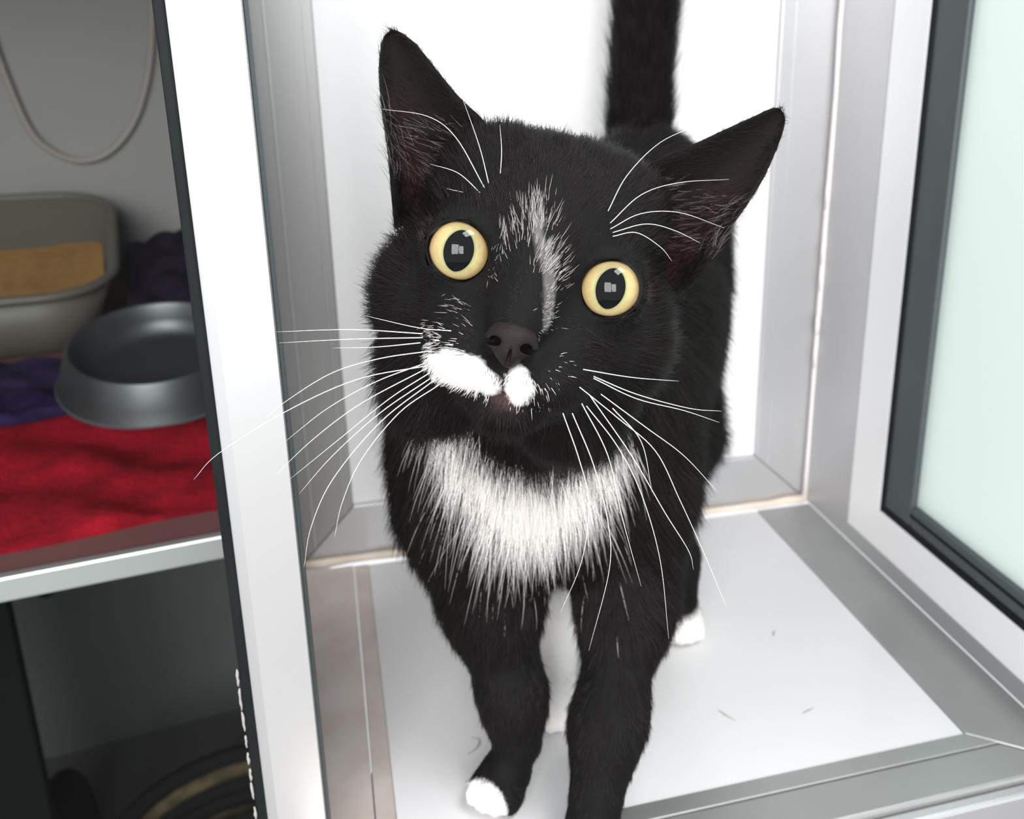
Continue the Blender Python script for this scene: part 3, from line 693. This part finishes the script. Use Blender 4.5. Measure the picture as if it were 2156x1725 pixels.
nell(-1.6, -32, 23.2, .5, 5.0, 2.6, .8, True)
NV, NQ = nf.mesh()
NV = np.array([HL(*(p * 1000)) for p in NV])
cpart(link('nose', NV, NQ, mat('dark_nose_leather', (.010, .0065, .006), .55, spec=.2, noise=(400, .3, (.015, .0105, .0095)), bump=(2500, .25)), None, True))

# whiskers ---------------------------------------------------------
WHK = mat('white_whisker', (.92, .91, .89), .35)
WHISK = [
 ((29.2,326.0,280.2),(5.9,340.3,279.3),(-19.9,354.6,276.3)),
 ((29.1,325.6,278.9),(5.6,339.3,276.1),(-19.2,353.2,272.5)),
 ((28.2,325.3,277.2),(13.4,336.1,273.5),(-1.0,347.2,270.9)),
 ((32.7,323.2,274.7),(14.6,331.1,270.8),(-1.7,337.7,264.8),(-17.1,342.7,254.7),(-26.0,346.5,246.9)),
 ((29.2,322.8,270.5),(12.4,330.2,262.6),(-4.4,336.7,252.0),(-20.1,342.0,238.8)),
 ((29.9,322.0,269.0),(7.0,329.4,255.4),(-10.1,334.9,241.6),(-24.3,339.4,227.4)),
 ((30.5,321.3,267.4),(16.7,327.1,257.1),(-0.3,332.3,242.4),(-19.6,337.5,225.9)),
 ((31.9,320.1,265.1),(12.8,324.4,249.6),(-4.7,326.5,229.0),(-13.4,326.9,211.4),(-17.2,326.6,195.9)),
 ((33.3,319.2,263.5),(19.4,323.5,252.8),(5.4,325.7,235.5),(-2.2,326.4,219.5),(-5.7,326.8,206.5)),
 ((30.3,320.7,265.4),(13.1,326.5,252.3),(-4.1,331.2,236.0),(-16.7,335.0,221.0)),
 ((38.7,323.5,281.2),(28.4,333.9,280.1),(11.3,347.3,282.0)),
 ((29.9,322.3,269.7),(6.0,331.2,263.7),(-18.9,338.3,251.5),(-42.9,344.0,236.0),(-52.6,347.2,225.6)),
 ((81.3,306.7,268.9),(99.4,308.4,263.7),(118.1,310.3,259.8)),
 ((84.6,305.0,266.6),(99.8,303.8,259.0),(118.8,301.8,252.5),(132.0,302.7,249.6)),
 ((84.5,304.8,266.0),(99.7,303.3,257.5),(117.1,302.0,251.7),(130.9,301.7,245.7)),
 ((79.6,305.3,263.1),(92.2,301.3,251.9),(104.9,296.9,239.7),(112.6,292.2,222.4),(120.3,287.0,203.2),(128.0,281.1,182.1)),
 ((86.5,302.5,260.8),(102.0,299.4,248.0),(115.8,297.2,236.4),(128.1,294.5,222.0)),
 ((81.4,302.7,256.9),(91.6,299.0,242.1),(99.4,295.2,224.6),(105.1,289.6,200.3),(107.0,283.6,171.3)),
 ((82.5,303.6,260.8),(96.1,296.6,239.0),(106.9,290.8,218.3),(115.1,287.8,203.6),(117.6,288.5,195.1)),
 ((73.4,304.2,254.5),(78.5,301.3,237.3),(81.4,299.4,221.3),(78.3,297.5,200.1),(70.3,297.5,180.0)),
 ((76.5,303.3,254.5),(83.1,299.4,235.8),(87.3,295.5,215.0),(87.4,293.7,196.9),(79.0,290.5,167.0)),
 ((79.9,303.4,257.7),(88.5,300.1,238.4),(93.0,296.9,215.3),(99.0,292.1,189.2)),
 ((90.0,299.9,256.2),(100.8,300.7,242.2),(105.4,301.5,222.7)),
]
BROW = [
 ((57.3,343.9,325.2),(55.3,352.8,340.0),(51.4,362.6,355.9)),
 ((55.3,345.0,326.7),(47.3,355.2,343.3),(38.4,362.4,350.3),(23.2,369.8,352.5)),
 ((60.6,344.0,328.4),(62.7,350.1,338.5),(63.4,356.2,347.6)),
 ((54.3,344.5,324.3),(47.2,352.2,331.1),(38.0,359.1,333.8)),
 ((56.0,341.0,315.5),(52.2,347.9,323.0),(43.1,354.8,325.4)),
 ((96.7,330.1,319.1),(104.8,333.9,330.9),(117.8,336.0,342.0),(133.5,335.7,348.4)),
 ((97.1,328.6,315.1),(109.1,330.4,324.4),(123.1,329.8,328.3),(141.2,326.9,329.3)),
 ((97.0,328.0,313.1),(108.5,328.4,318.0),(122.3,326.6,318.1),(138.2,322.2,312.6)),
 ((97.7,327.4,311.9),(109.9,326.8,314.5),(120.1,325.2,312.0),(129.5,323.0,307.3)),
 ((97.6,327.0,310.6),(106.4,326.9,311.5),(114.8,324.8,306.3),(119.1,323.9,301.0)),
]
for path in WHISK + BROW:
    P_ = catmull(np.array(path) / 1000, 7); n = len(P_); r0 = .00018 if path in WHISK else .00015
    cpart(tube('whisker', P_, r0 * np.interp(np.linspace(0, 1, n), [0, .15, .6, 1], [1, 1, .7, .18]), WHK, None, 6))
